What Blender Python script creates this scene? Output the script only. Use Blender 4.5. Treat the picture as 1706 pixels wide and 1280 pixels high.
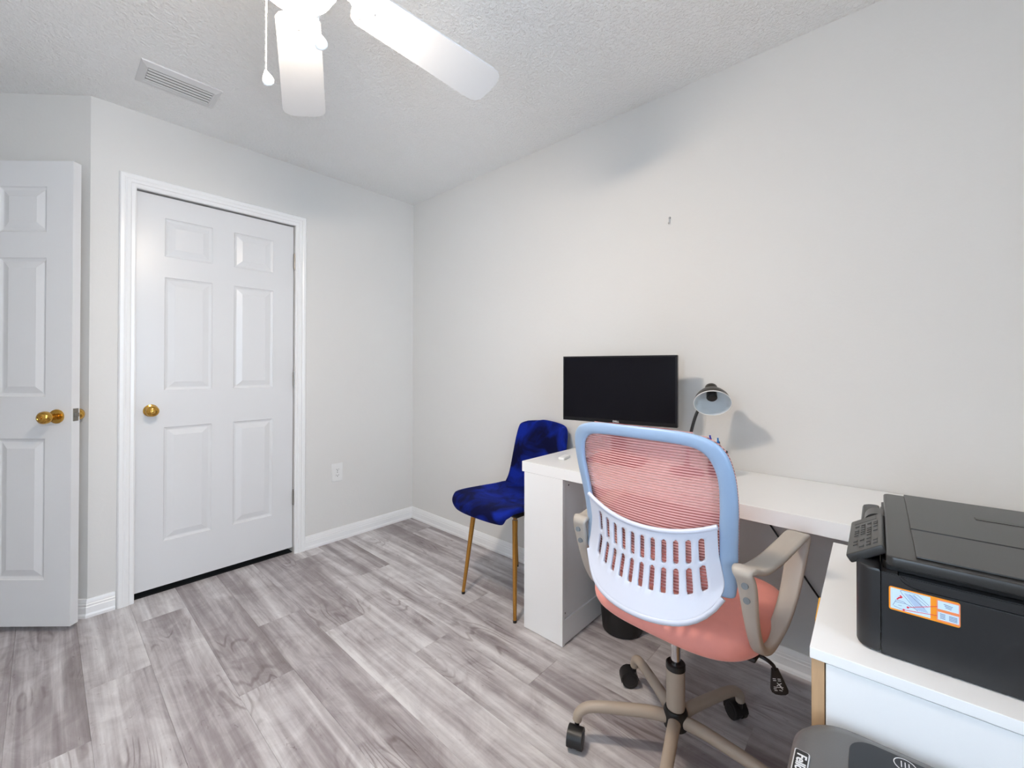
import bpy, bmesh, math, random
from mathutils import Vector, Matrix
random.seed(7)
for o in list(bpy.data.objects): bpy.data.objects.remove(o, do_unlink=True)
SC = bpy.context.scene
COL = SC.collection
R = math.radians
PI = math.pi

# ------------------------------------------------------------------ camera
FPX = 703.93
cd = bpy.data.cameras.new('camera'); cam = bpy.data.objects.new('camera', cd); COL.objects.link(cam)
cd.sensor_fit = 'HORIZONTAL'; cd.sensor_width = 36; cd.lens = 36*FPX/1706
cd.shift_y = -(640-609.08)/1706; cd.clip_start = .02
cam.matrix_world = Matrix.Translation((0, 0, 1.1663)) @ Matrix.Rotation(-R(47.9133), 4, 'Z') \
    @ Matrix.Rotation(R(90.3207), 4, 'X') @ Matrix.Rotation(R(.1212), 4, 'Z')
SC.camera = cam

# ------------------------------------------------------------------ world / daylight / exposure
W = bpy.data.worlds.new('world'); SC.world = W; W.use_nodes = True
bg = W.node_tree.nodes['Background']
bg.inputs[0].default_value = (.66, .815, 1.0, 1); bg.inputs[1].default_value = 7.3      # overcast daylight
SC.view_settings.view_transform = 'Standard'; SC.view_settings.look = 'None'
SC.view_settings.gamma = 1; SC.view_settings.use_curve_mapping = False
SC.view_settings.exposure = 0.19
GLOBE_STRENGTH = 205.0

# ------------------------------------------------------------------ room measures
XR, YF, H = 1.934, 2.794, 2.44          # right wall, far wall, ceiling
XL, YB = -1.15, -.65                    # left wall (window), back wall
CX = .1408                              # outside corner where the wall turns 45 degrees
S2 = math.sqrt(.5)

# ------------------------------------------------------------------ materials
MATS = {}
def nt(name):
    m = bpy.data.materials.new(name); m.use_nodes = True
    t = m.node_tree; b = t.nodes['Principled BSDF']; MATS[name] = m
    return m, t, b
def bump(t, b, scale, strength, dist=.002, detail=3, coord='Object', stretch=None, ramp=None):
    tc = t.nodes.new('ShaderNodeTexCoord'); n = t.nodes.new('ShaderNodeTexNoise')
    n.inputs['Scale'].default_value = scale; n.inputs['Detail'].default_value = detail
    src = tc.outputs[coord]
    if stretch:
        mp = t.nodes.new('ShaderNodeMapping'); mp.inputs['Scale'].default_value = stretch
        t.links.new(src, mp.inputs[0]); src = mp.outputs[0]
    t.links.new(src, n.inputs['Vector'])
    h = n.outputs['Fac']
    if ramp:
        r = t.nodes.new('ShaderNodeMapRange'); r.interpolation_type = 'SMOOTHSTEP'
        r.inputs['From Min'].default_value, r.inputs['From Max'].default_value = ramp
        t.links.new(h, r.inputs['Value']); h = r.outputs['Result']
    bp = t.nodes.new('ShaderNodeBump'); bp.inputs['Strength'].default_value = strength; bp.inputs['Distance'].default_value = dist
    t.links.new(h, bp.inputs['Height']); t.links.new(bp.outputs['Normal'], b.inputs['Normal'])
    return n
def mat(name, col, rough=.5, metal=0, spec=.5, var=0, vscale=8, bmp=None, coat=0, stretch=None, sheen=0):
    m, t, b = nt(name)
    b.inputs['Base Color'].default_value = (*col, 1); b.inputs['Roughness'].default_value = rough
    b.inputs['Metallic'].default_value = metal; b.inputs['Specular IOR Level'].default_value = spec
    b.inputs['Coat Weight'].default_value = coat
    if sheen:
        b.inputs['Sheen Weight'].default_value = sheen; b.inputs['Sheen Roughness'].default_value = .35
    if var:
        tc = t.nodes.new('ShaderNodeTexCoord'); n = t.nodes.new('ShaderNodeTexNoise')
        n.inputs['Scale'].default_value = vscale; n.inputs['Detail'].default_value = 4
        src = tc.outputs['Object']
        if stretch:
            mp = t.nodes.new('ShaderNodeMapping'); mp.inputs['Scale'].default_value = stretch
            t.links.new(src, mp.inputs[0]); src = mp.outputs[0]
        t.links.new(src, n.inputs['Vector'])
        mx = t.nodes.new('ShaderNodeMixRGB')
        mx.inputs[1].default_value = (*[c*(1-var) for c in col], 1); mx.inputs[2].default_value = (*[min(1, c*(1+var)) for c in col], 1)
        t.links.new(n.outputs['Fac'], mx.inputs[0]); t.links.new(mx.outputs[0], b.inputs['Base Color'])
    if bmp: bump(t, b, *bmp)
    return m
M = {}
M['wall'] = mat('wall_paint', (.74, .727, .703), .62, var=.012, vscale=2, bmp=(70, .22, .002, 3))
M['ceiling'] = mat('ceiling_texture', (.92, .92, .91), .85, var=.02, vscale=3)
_b = MATS['ceiling_texture'].node_tree; bump(_b, _b.nodes['Principled BSDF'], 92, .62, .0045, 3, 'Object', None, (.36, .68))
M['trim'] = mat('trim_paint', (.88, .88, .88), .28, var=.01, vscale=3)
M['door'] = mat('door_paint', (.75, .752, .758), .30, var=.012, vscale=4)
_b = MATS['door_paint'].node_tree; bump(_b, _b.nodes['Principled BSDF'], 30, .10, .001, 4, 'Object', (6, 6, .35))
M['brass'] = mat('brass', (.62, .36, .08), .16, 1, var=.08, vscale=20)
M['nickel'] = mat('nickel', (.30, .28, .25), .32, 1, var=.08, vscale=20)
M['steel'] = mat('chrome_steel', (.62, .62, .63), .14, 1, var=.05, vscale=10)
M['dark'] = mat('gap_shade_black', (.015, .015, .016), .8, var=.1)  # near-black standing in for shade in gaps, holes and slots
M['white_plastic'] = mat('white_plastic', (.82, .82, .81), .35, var=.01)
M['fan'] = mat('fan_white', (.72, .72, .72), .38, var=.01)
M['vent'] = mat('vent_enamel', (.74, .74, .74), .4, var=.02)
M['ductdark'] = mat('duct_shade', (.10, .10, .10), .8, var=.1)  # dark grey standing in for shade inside the duct and sockets
M['desk'] = mat('white_laminate', (.92, .92, .915), .24, var=.015, vscale=3)
_b = MATS['white_laminate'].node_tree; bump(_b, _b.nodes['Principled BSDF'], 40, .05, .001, 3, 'Object', (1, 6, 6))
M['oak'] = mat('light_oak', (.56, .36, .20), .5, var=.22, vscale=14, stretch=(6, 6, .7))
M['black'] = mat('black_plastic', (.010, .010, .011), .42, var=.1, vscale=30, bmp=(500, .12, .0006))
M['printer'] = mat('printer_black', (.016, .016, .017), .36, var=.1, vscale=20, bmp=(700, .10, .0005))
M['printer_lid'] = mat('printer_lid_black', (.028, .028, .027), .30, var=.1, vscale=20, bmp=(700, .10, .0005))
M['printer_key'] = mat('printer_key_black', (.004, .004, .004), .3, var=.1)
M['keyprint'] = mat('printed_grey', (.30, .30, .30), .5, var=.05)
M['screen'] = mat('screen_black', (.005, .005, .008), .22, var=.05, spec=.12)
M['bezel'] = mat('bezel_black', (.007, .007, .009), .38, var=.1, spec=.22)
M['silver'] = mat('silver_print', (.62, .62, .63), .4, var=.03)
M['frame'] = mat('pale_blue_plastic', (.32, .445, .63), .34, var=.012, vscale=6)
M['panel'] = mat('toplit_lilac_plastic', (.64, .68, .79), .34, var=.012, vscale=6)  # lighter than the frame: light on its upturned face is put into the colour
M['beige'] = mat('beige_plastic', (.44, .365, .29), .42, var=.03, vscale=8)
M['beige_arm'] = mat('arm_plastic', (.47, .42, .365), .42, var=.03, vscale=8)
M['seatpink'] = mat('pink_fabric', (.92, .36, .30), .85, var=.05, vscale=40, bmp=(900, .3, .0008), sheen=.3)
M['thread'] = mat('pink_thread', (.80, .43, .41), .7, var=.05, vscale=60)
M['gold'] = mat('gold_leg', (.50, .245, .05), .26, .75, var=.10, vscale=10)
M['yellow'] = mat('yellow_plastic', (.80, .42, .04), .5, var=.05)
M['shredder'] = mat('shredder_grey', (.125, .122, .12), .40, var=.05, vscale=12, bmp=(600, .15, .0006))
M['shred_dark'] = mat('shredder_dark', (.013, .014, .017), .34, var=.1)
M['logo_bg'] = mat('badge_black', (.01, .01, .012), .3, var=.1)
M['bolt'] = mat('bolt_grey', (.16, .18, .20), .4, var=.05)
M['pen_blue'] = mat('pen_blue', (.01, .03, .45), .35, var=.06)
M['pen_light'] = mat('pen_sky_blue', (.02, .20, .60), .35, var=.06)
M['lampwhite'] = mat('lamp_shade_white', (.66, .73, .77), .45, var=.02)
M['lamprim'] = mat('lamp_rim_white', (.85, .85, .84), .3, var=.02)
M['bronze'] = mat('lamp_bronze', (.035, .03, .025), .35, .3, var=.1)
M['sticker_orange'] = mat('sticker_orange', (.95, .32, .01), .5, var=.03)
M['sticker_blue'] = mat('sticker_pale_blue', (.62, .78, .95), .5, var=.02)
M['sticker_red'] = mat('sticker_red', (.80, .03, .06), .5, var=.03)
M['sticker_pink'] = mat('sticker_pink', (.95, .30, .26), .5, var=.03)
M['ink'] = mat('ink_grey_blue', (.10, .15, .24), .6, var=.05)
M['inklight'] = mat('ink_light_blue', (.42, .55, .75), .6, var=.05)
M['whiteprint'] = mat('white_print', (.75, .75, .75), .5, var=.02)
M['lawn'] = mat('lawn_green', (.10, .16, .05), .9, var=.3, vscale=3)

def velvet():
    m, t, b = nt('blue_velvet')
    tc = t.nodes.new('ShaderNodeTexCoord'); n = t.nodes.new('ShaderNodeTexNoise')
    n.inputs['Scale'].default_value = 7; n.inputs['Detail'].default_value = 5; n.inputs['Distortion'].default_value = .9
    t.links.new(tc.outputs['Object'], n.inputs['Vector'])
    r = t.nodes.new('ShaderNodeValToRGB')
    r.color_ramp.elements[0].position = .42; r.color_ramp.elements[0].color = (.0008, .002, .032, 1)
    r.color_ramp.elements[1].position = .63; r.color_ramp.elements[1].color = (.003, .017, .25, 1)
    t.links.new(n.outputs['Fac'], r.inputs[0]); t.links.new(r.outputs[0], b.inputs['Base Color'])
    b.inputs['Roughness'].default_value = .8; b.inputs['Specular IOR Level'].default_value = .15
    b.inputs['Sheen Weight'].default_value = .35; b.inputs['Sheen Roughness'].default_value = .3
    b.inputs['Sheen Tint'].default_value = (.02, .08, .75, 1)
    return m
M['velvet'] = velvet()

def meshfab():
    m, t, b = nt('pink_mesh_cloth')
    b.inputs['Base Color'].default_value = (.74, .20, .17, 1); b.inputs['Roughness'].default_value = .75
    tc = t.nodes.new('ShaderNodeTexCoord'); n = t.nodes.new('ShaderNodeTexNoise'); n.inputs['Scale'].default_value = 30
    t.links.new(tc.outputs['Object'], n.inputs['Vector'])
    mx = t.nodes.new('ShaderNodeMixRGB'); mx.inputs[1].default_value = (.56, .15, .15, 1); mx.inputs[2].default_value = (.68, .19, .185, 1)
    t.links.new(n.outputs['Fac'], mx.inputs[0]); t.links.new(mx.outputs[0], b.inputs['Base Color'])
    b.inputs['Alpha'].default_value = .62
    return m
M['meshfab'] = meshfab()

def globe_mat():
    m, t, b = nt('lit_glass_globe')
    b.inputs['Base Color'].default_value = (.9, .9, .88, 1); b.inputs['Roughness'].default_value = .4
    tc = t.nodes.new('ShaderNodeTexCoord'); n = t.nodes.new('ShaderNodeTexNoise'); n.inputs['Scale'].default_value = 4
    t.links.new(tc.outputs['Object'], n.inputs['Vector'])
    mx = t.nodes.new('ShaderNodeMixRGB'); mx.inputs[1].default_value = (1, .86, .71, 1); mx.inputs[2].default_value = (1, .87, .73, 1)
    t.links.new(n.outputs['Fac'], mx.inputs[0]); t.links.new(mx.outputs[0], b.inputs['Emission Color'])
    b.inputs['Emission Strength'].default_value = GLOBE_STRENGTH
    return m
M['globe'] = globe_mat()

def glass_mat():
    m = bpy.data.materials.new('window_glass'); m.use_nodes = True; t = m.node_tree; t.nodes.clear()
    out = t.nodes.new('ShaderNodeOutputMaterial'); mix = t.nodes.new('ShaderNodeMixShader')
    tr = t.nodes.new('ShaderNodeBsdfTransparent'); gl = t.nodes.new('ShaderNodeBsdfGlossy'); gl.inputs['Roughness'].default_value = .02
    fr = t.nodes.new('ShaderNodeFresnel'); fr.inputs[0].default_value = 1.45
    t.links.new(fr.outputs[0], mix.inputs[0]); t.links.new(tr.outputs[0], mix.inputs[1]); t.links.new(gl.outputs[0], mix.inputs[2])
    t.links.new(mix.outputs[0], out.inputs[0]); return m
M['glass'] = glass_mat()

def plank_mat():
    m, t, b = nt('vinyl_plank'); L = t.links.new; N = t.nodes.new
    tc = N('ShaderNodeTexCoord'); oi = N('ShaderNodeObjectInfo')
    off = N('ShaderNodeVectorMath'); off.operation = 'MULTIPLY_ADD'
    cmb = N('ShaderNodeCombineXYZ'); mulr = N('ShaderNodeMath'); mulr.operation = 'MULTIPLY'; mulr.inputs[1].default_value = 37
    L(oi.outputs['Random'], mulr.inputs[0])
    for i in range(3): L(mulr.outputs[0], cmb.inputs[i])
    L(tc.outputs['Object'], off.inputs[0]); off.inputs[1].default_value = (1, 1, 1); L(cmb.outputs[0], off.inputs[2])
    def noise(scale, stretch, detail=4, dist=0, rough=.55):
        mp = N('ShaderNodeMapping'); mp.inputs['Scale'].default_value = stretch; L(off.outputs[0], mp.inputs[0])
        n = N('ShaderNodeTexNoise'); n.inputs['Scale'].default_value = scale; n.inputs['Detail'].default_value = detail
        n.inputs['Distortion'].default_value = dist; n.inputs['Roughness'].default_value = rough
        L(mp.outputs[0], n.inputs['Vector']); return n.outputs['Fac']
    def rng(v, a, bb, c, d):
        r = N('ShaderNodeMapRange'); r.inputs['From Min'].default_value = a; r.inputs['From Max'].default_value = bb
        r.inputs['To Min'].default_value = c; r.inputs['To Max'].default_value = d; L(v, r.inputs['Value']); return r.outputs['Result']
    def add(a, bb):
        x = N('ShaderNodeMath'); x.operation = 'ADD'; L(a, x.inputs[0]); L(bb, x.inputs[1]); return x.outputs[0]
    streak = rng(noise(1, (17, .9, 1), 3, .4), .32, .68, -.36, .36)         # broad streaks along the plank
    fine = rng(noise(1, (150, 5, 1), 5, .2), .3, .7, -.10, .10)              # fine grain
    blot = rng(noise(5, (1.5, 1, 1), 6, 1.2, .65), .3, .7, -.20, .20)             # washed blotches
    tone = rng(oi.outputs['Random'], 0, 1, .36, .66)
    v = add(add(add(streak, fine), blot), tone)
    r = N('ShaderNodeValToRGB'); cr = r.color_ramp
    cr.elements[0].position = 0; cr.elements[0].color = (.245, .212, .213, 1)
    cr.elements[1].position = 1; cr.elements[1].color = (.745, .725, .725, 1)
    for p, c in ((.3, (.345, .308, .314)), (.55, (.485, .452, .458)), (.8, (.625, .60, .602))):
        e = cr.elements.new(p); e.color = (*c, 1)
    L(v, r.inputs[0])
    # cathedral grain, present on part of the planks
    mp = N('ShaderNodeMapping'); mp.inputs['Scale'].default_value = (9, 1.6, 1); L(off.outputs[0], mp.inputs[0])
    wn = N('ShaderNodeTexNoise'); wn.inputs['Scale'].default_value = 1.0; wn.inputs['Detail'].default_value = 1.5; L(mp.outputs[0], wn.inputs['Vector'])
    sn = N('ShaderNodeMath'); sn.operation = 'MULTIPLY'; sn.inputs[1].default_value = 95; L(wn.outputs['Fac'], sn.inputs[0])
    si = N('ShaderNodeMath'); si.operation = 'SINE'; L(sn.outputs[0], si.inputs[0])
    ring = rng(si.outputs[0], .35, 1, 0, .62)
    mask = rng(noise(3.0, (1.2, .7, 1), 3, .8), .55, .66, 0, 1)
    mk = N('ShaderNodeMath'); mk.operation = 'MULTIPLY'; mk.use_clamp = True; L(ring, mk.inputs[0]); L(mask, mk.inputs[1])
    # short dark flecks
    fl = rng(noise(1, (55, 20, 1), 3, 1.8), .665, .74, 0, .55)
    mx = N('ShaderNodeMath'); mx.operation = 'MAXIMUM'; mx.use_clamp = True; L(mk.outputs[0], mx.inputs[0]); L(fl, mx.inputs[1])
    dk = N('ShaderNodeMixRGB'); dk.blend_type = 'MULTIPLY'; dk.inputs[2].default_value = (.42, .36, .35, 1)
    L(mx.outputs[0], dk.inputs[0]); L(r.outputs[0], dk.inputs[1]); L(dk.outputs[0], b.inputs['Base Color'])
    b.inputs['Roughness'].default_value = .42; b.inputs['Specular IOR Level'].default_value = .4
    bp = N('ShaderNodeBump'); bp.inputs['Strength'].default_value = .12; bp.inputs['Distance'].default_value = .001
    L(fine, bp.inputs['Height']); L(bp.outputs[0], b.inputs['Normal'])
    return m
M['plank'] = plank_mat()

# ------------------------------------------------------------------ mesh helpers
def BM(): return bmesh.new()
def box(bm, x0, x1, y0, y1, z0, z1, bev=0, seg=2):
    r = bmesh.ops.create_cube(bm, size=1)
    vs = r['verts']
    for v in vs:
        v.co = Vector(((x0+x1)/2+v.co.x*(x1-x0), (y0+y1)/2+v.co.y*(y1-y0), (z0+z1)/2+v.co.z*(z1-z0)))
    if bev:
        es = list({e for v in vs for e in v.link_edges})
        bmesh.ops.bevel(bm, geom=es, offset=bev, segments=seg, profile=.5, affect='EDGES')
    return vs
def cyl(bm, p0, p1, r0, r1=None, n=20, cap=True):
    r1 = r0 if r1 is None else r1
    p0, p1 = Vector(p0), Vector(p1); d = p1-p0
    q = d.to_track_quat('Z', 'Y').to_matrix().to_4x4()
    bmesh.ops.create_cone(bm, cap_ends=cap, segments=n, radius1=max(r0, 1e-5), radius2=max(r1, 1e-5), depth=d.length,
                          matrix=Matrix.Translation((p0+p1)/2) @ q)
def ring_loft(bm, rings, close_u=True, cap0=True, cap1=True, close_v=False):
    vr = [[bm.verts.new(p) for p in rg] for rg in rings]
    n = len(rings[0]); m = len(rings)
    for i in range(m if close_v else m-1):
        a, b = vr[i], vr[(i+1) % m]
        for j in range(n if close_u else n-1):
            bm.faces.new((a[j], a[(j+1) % n], b[(j+1) % n], b[j]))
    if not close_v and close_u:
        if cap0: bm.faces.new(list(reversed(vr[0])))
        if cap1: bm.faces.new(vr[-1])
    return vr
def lathe(bm, prof, n=28, mtx=None):
    """prof: list of (r, z); revolved about local z"""
    rings = []
    for r, z in prof:
        rings.append([Vector((max(r, 1e-4)*math.cos(2*PI*k/n), max(r, 1e-4)*math.sin(2*PI*k/n), z)) for k in range(n)])
    if mtx: rings = [[mtx @ p for p in rg] for rg in rings]
    ring_loft(bm, rings)
def catmull(pts, sub=6, closed=False):
    P = [Vector(p) for p in pts]; n = len(P); out = []
    rngs = range(n) if closed else range(n-1)
    for i in rngs:
        p0 = P[(i-1) % n] if closed or i > 0 else P[0]*2-P[1]
        p1, p2 = P[i], P[(i+1) % n]
        p3 = P[(i+2) % n] if closed or i+2 < n else P[-1]*2-P[-2]
        for k in range(sub):
            t = k/sub
            out.append(.5*((2*p1)+(-p0+p2)*t+(2*p0-5*p1+4*p2-p3)*t*t+(-p0+3*p1-3*p2+p3)*t**3))
    if not closed: out.append(P[-1].copy())
    return out
def tube(bm, pts, r, n=12, smooth=0, rfun=None, sq=1.0):
    P = catmull(pts, smooth) if smooth else [Vector(p) for p in pts]
    up = Vector((0, 0, 1)); rings = []
    for i, p in enumerate(P):
        d = (P[min(i+1, len(P)-1)]-P[max(i-1, 0)]).normalized()
        u = up if abs(d.dot(up)) < .95 else Vector((1, 0, 0))
        if i: u = prev
        a = d.cross(u).normalized(); b = a.cross(d).normalized(); prev = b
        rr = rfun(i/(len(P)-1)) if rfun else r
        rings.append([p+rr*(math.cos(2*PI*k/n)*a*sq+math.sin(2*PI*k/n)*b) for k in range(n)])
    ring_loft(bm, rings)
def prism(bm, poly, z0, z1, bev=0):
    a = [bm.verts.new((x, y, z0)) for x, y in poly]; b = [bm.verts.new((x, y, z1)) for x, y in poly]
    n = len(poly)
    fs = [bm.faces.new(list(reversed(a))), bm.faces.new(b)]
    for i in range(n): fs.append(bm.faces.new((a[i], a[(i+1) % n], b[(i+1) % n], b[i])))
    if bev:
        bm.normal_update()
        es = {e for f in fs[:2] for e in f.edges}
        bmesh.ops.bevel(bm, geom=list(es), offset=bev, segments=2, profile=.5, affect='EDGES')
def rrect(w, h, r, n=6, cx=0, cy=0):
    pts = []
    for (sx, sy, a0) in ((1, 1, 0), (-1, 1, 90), (-1, -1, 180), (1, -1, 270)):
        for k in range(n+1):
            a = R(a0+90*k/n); pts.append((cx+sx*(w/2-r)+r*math.cos(a), cy+sy*(h/2-r)+r*math.sin(a)))
    return pts
def obj(name, bm, m, parent=None, smooth=35, mods=(), loc=None, rot=None):
    bmesh.ops.recalc_face_normals(bm, faces=bm.faces[:])
    me = bpy.data.meshes.new(name); bm.to_mesh(me); bm.free()
    me.materials.append(m)
    if smooth:
        for p in me.polygons: p.use_smooth = True
        me.set_sharp_from_angle(angle=R(smooth))
    o = bpy.data.objects.new(name, me); COL.objects.link(o)
    if parent: o.parent = parent
    if loc: o.location = loc
    if rot: o.rotation_euler = rot
    if smooth and not mods:
        md = o.modifiers.new('weighted_normal', 'WEIGHTED_NORMAL'); md.keep_sharp = True; md.weight = 60
    for kind, kw in mods:
        md = o.modifiers.new(kind.lower(), kind)
        for k, v in kw.items(): setattr(md, k, v)
    return o
def thing(name, label, cat, loc=(0, 0, 0), rz=0, group=None):
    o = bpy.data.objects.new(name, None); COL.objects.link(o); o.location = loc; o.rotation_euler = (0, 0, rz)
    o.empty_display_size = .05
    return tag(o, label, cat, group)
def tag(o, label, cat, group=None):
    o['label'] = label; o['category'] = cat
    if group: o['group'] = group
    return o
def struct(o, label=None, cat=None):
    o['kind'] = 'structure'
    if label: o['label'] = label
    if cat: o['category'] = cat
    return o
def text(name, s, size, m, parent, mtx, ext=.0006, bold=0, sx=1):
    c = bpy.data.curves.new(name, 'FONT'); c.body = s; c.size = size; c.extrude = ext; c.offset = bold
    c.align_x = 'CENTER'; c.align_y = 'CENTER'; c.resolution_u = 3
    t = bpy.data.objects.new(name, c); COL.objects.link(t)
    bpy.context.view_layer.update()
    me = bpy.data.meshes.new_from_object(t.evaluated_get(bpy.context.evaluated_depsgraph_get()))
    bpy.data.objects.remove(t); me.materials.clear(); me.materials.append(m)
    me.transform(mtx @ Matrix.Diagonal((sx, 1, 1, 1)))
    o = bpy.data.objects.new(name, me); COL.objects.link(o); o.parent = parent
    return o

# ================================================================== SETTING
T = .12
# ---- floor: subfloor with every vinyl plank a part of its own
bm = BM(); box(bm, XL-.1, XR+.1, YB-.1, 4.3, -.06, -.006)
floor = struct(obj('floor', bm, M['dark'], smooth=0), 'grey washed wood-look vinyl plank floor', 'floor')
PW, PL = .1825, 1.22
seams = {0: 2.16, 1: 2.555, 2: 1.722, 3: 2.12, 4: 1.86, 5: 1.454, 6: 2.22, 7: 1.56, 8: 1.95, 9: 1.3, -1: 1.86, -2: 2.3, -3: 1.5, -4: 2.05, -5: 1.2, -6: 2.4, -7: 1.7}
pm = {}
def plank_mesh(w, l):
    key = (round(w, 4), round(l, 3))
    if key not in pm:
        b = BM(); g = .0002; c = .0006
        x0, x1, y0, y1 = -w/2+g, w/2-g, -l/2+g, l/2-g
        lo = [b.verts.new(p) for p in ((x0, y0, -.005), (x1, y0, -.005), (x1, y1, -.005), (x0, y1, -.005))]
        mid = [b.verts.new(p) for p in ((x0, y0, -c*.7), (x1, y0, -c*.7), (x1, y1, -c*.7), (x0, y1, -c*.7))]
        hi = [b.verts.new(p) for p in ((x0+c, y0+c, 0), (x1-c, y0+c, 0), (x1-c, y1-c, 0), (x0+c, y1-c, 0))]
        for A, B in ((lo, mid), (mid, hi)):
            for i in range(4): b.faces.new((A[i], A[(i+1) % 4], B[(i+1) % 4], B[i]))
        b.faces.new(hi); b.faces.new(lo[::-1])
        me = bpy.data.meshes.new('plank'); b.to_mesh(me); b.free(); me.materials.append(M['plank']); pm[key] = me
    return pm[key]
for k in range(-7, 11):
    xa, xb = .105+PW*k, .105+PW*(k+1)
    xa, xb = max(xa, XL), min(xb, XR)
    if xb-xa < .01: continue
    yend = YF+.026 if xb > .2 else YF+(CX-xa)+.03  # planks stop at the door so the black subfloor stands in for gap shade
    y = seams.get(k, 2.0)
    while y > YB: y -= PL
    while y < yend:
        a, b_ = max(y, YB), min(y+PL, yend)
        if b_-a > .02:
            o = bpy.data.objects.new('plank', plank_mesh(xb-xa, b_-a)); COL.objects.link(o)
            o.location = ((xa+xb)/2, (a+b_)/2, 0); o.parent = floor
        y += PL
# ---- ceiling
bm = BM(); box(bm, XL-.15, XR+.15, YB-.15, 4.3, H, H+.08)
struct(obj('ceiling', bm, M['ceiling'], smooth=0), 'white stippled plaster ceiling', 'ceiling')
# ---- walls
bm = BM(); box(bm, XR, XR+T, YB-T, YF+T, 0, H)
struct(obj('wall_right', bm, M['wall'], smooth=0), 'plain white wall behind the desk', 'wall')
DX0, DX1, DZ1 = .301, 1.0575, 2.06
bm = BM()
prism(bm, [(CX, YF), (DX0, YF), (DX0, YF+.18), (CX+.08, YF+.18)], 0, H)
box(bm, DX1, XR, YF, YF+.18, 0, H)
box(bm, DX0, DX1, YF, YF+.18, DZ1, H)
box(bm, DX0-.02, DX1+.02, YF+.18, YF+.22, 0, H)  # slab added behind the door to block outside light through its gap
struct(obj('wall_far', bm, M['wall'], smooth=0), 'white far wall holding the closed door', 'wall')
LT = (CX-XL)/S2
P = lambda t, n=0: (CX-S2*t+S2*n, YF+S2*t+S2*n)        # along the 45 degree wall; n > 0 lies behind it
bm = BM(); prism(bm, [P(0), P(LT+.1), P(LT+.1, T), P(.0, T)], 0, H)
struct(obj('wall_angled', bm, M['wall'], smooth=0), 'white angled wall behind the open door', 'wall')
# two sash windows, both behind the viewer: one in the left wall, one added in the back wall to light the far wall
WZ0, WZ1 = .62, 2.12
def wall_with_window(name, label, p0, d, n, length, w0, w1):
    # wall foot from p0 along d, thickness T against n (n points into the room); opening w0..w1
    p0, d, n = Vector((*p0, 0)), Vector((*d, 0)), Vector((*n, 0))
    fr = Matrix((d, -n, Vector((0, 0, 1)))).transposed().to_4x4(); fr = Matrix.Translation(p0) @ fr
    def put(bm): bm.transform(fr); return bm
    bm = BM()
    box(bm, 0, w0, 0, T, 0, H); box(bm, w1, length, 0, T, 0, H); box(bm, w0, w1, 0, T, 0, WZ0); box(bm, w0, w1, 0, T, WZ1, H)
    struct(obj(name, put(bm), M['wall'], smooth=0), label, 'wall')
    f = .045; zm = (WZ0+WZ1)/2; bm = BM()
    box(bm, w0, w0+f, .03, .09, WZ0, WZ1); box(bm, w1-f, w1, .03, .09, WZ0, WZ1)
    box(bm, w0+f, w1-f, .03, .09, WZ0, WZ0+f); box(bm, w0+f, w1-f, .03, .09, WZ1-f, WZ1); box(bm, w0+f, w1-f, .035, .085, zm-.02, zm+.02)
    return put, bm, f, zm
for num, (nm, lab, wl, p0, d, n, ln, w0, w1) in enumerate((
        ('wall_left', 'white left wall with a sash window', 'white sash window in the left wall', (XL, YB), (0, 1), (1, 0), 4.9, .35, 1.10),
        ('wall_back', 'white back wall with an added sash window', 'added white sash window in the back wall', (XR+T, YB), (-1, 0), (0, 1), XR-XL+2*T, 1.35, 2.75))):
    put, bm, f, zm = wall_with_window(nm, lab, p0, d, n, ln, w0, w1)
    win = struct(obj('window_%d' % (num+1), put(bm), M['trim'], smooth=0), wl, 'window')
    for za, zb in ((WZ0+f, zm-.02), (zm+.02, WZ1-f)):
        bm = BM(); box(bm, w0+f, w1-f, .059, .063, za, zb); obj('pane', put(bm), M['glass'], win, smooth=0)
    bm = BM(); box(bm, w0-.03, w1+.03, -.03, .029, WZ0-.02, WZ0-.001, .004); obj('window_sill', put(bm), M['trim'], win)
# ---- baseboards (stepped profile)
BP = [(0, 0), (.016, 0), (.016, .012), (.0125, .020), (.0125, .048), (.0105, .051), (.0105, .060), (.0085, .063), (.0085, .070), (.004, .083), (0, .084)]
def baseboard(name, a, b, nrm, label, ea=0, eb=0):
    """a->b along the wall foot, nrm = direction into the room; ea / eb: mitre (+1 outside corner, -1 inside)"""
    a, b, nrm = Vector(a), Vector(b), Vector(nrm); d = (b-a).normalized(); bm = BM()
    ra = [Vector((*(a+nrm*o-d*(o*ea)), z)) for o, z in BP]; rb = [Vector((*(b+nrm*o+d*(o*eb)), z)) for o, z in BP]
    ring_loft(bm, [ra, rb]); return struct(obj(name, bm, M['trim'], smooth=20), label, 'baseboard')
k45 = math.tan(R(22.5))
baseboard('baseboard_right', (XR, YF), (XR, YB), (-1, 0), 'white baseboard along the right wall', -1, 0)
baseboard('baseboard_far', (1.1105, YF), (XR, YF), (0, -1), 'white baseboard right of the closed door', 0, -1)
baseboard('baseboard_corner', (CX, YF), (.2355, YF), (0, -1), 'short white baseboard left of the closed door', k45, 0)
baseboard('baseboard_angled', P(0), P(.70), (-S2, -S2), 'white baseboard behind the open door', k45, 0)
baseboard('baseboard_left', (XL, YB), (XL, 3.9), (1, 0), 'white baseboard under the window', 0, 0)
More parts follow.
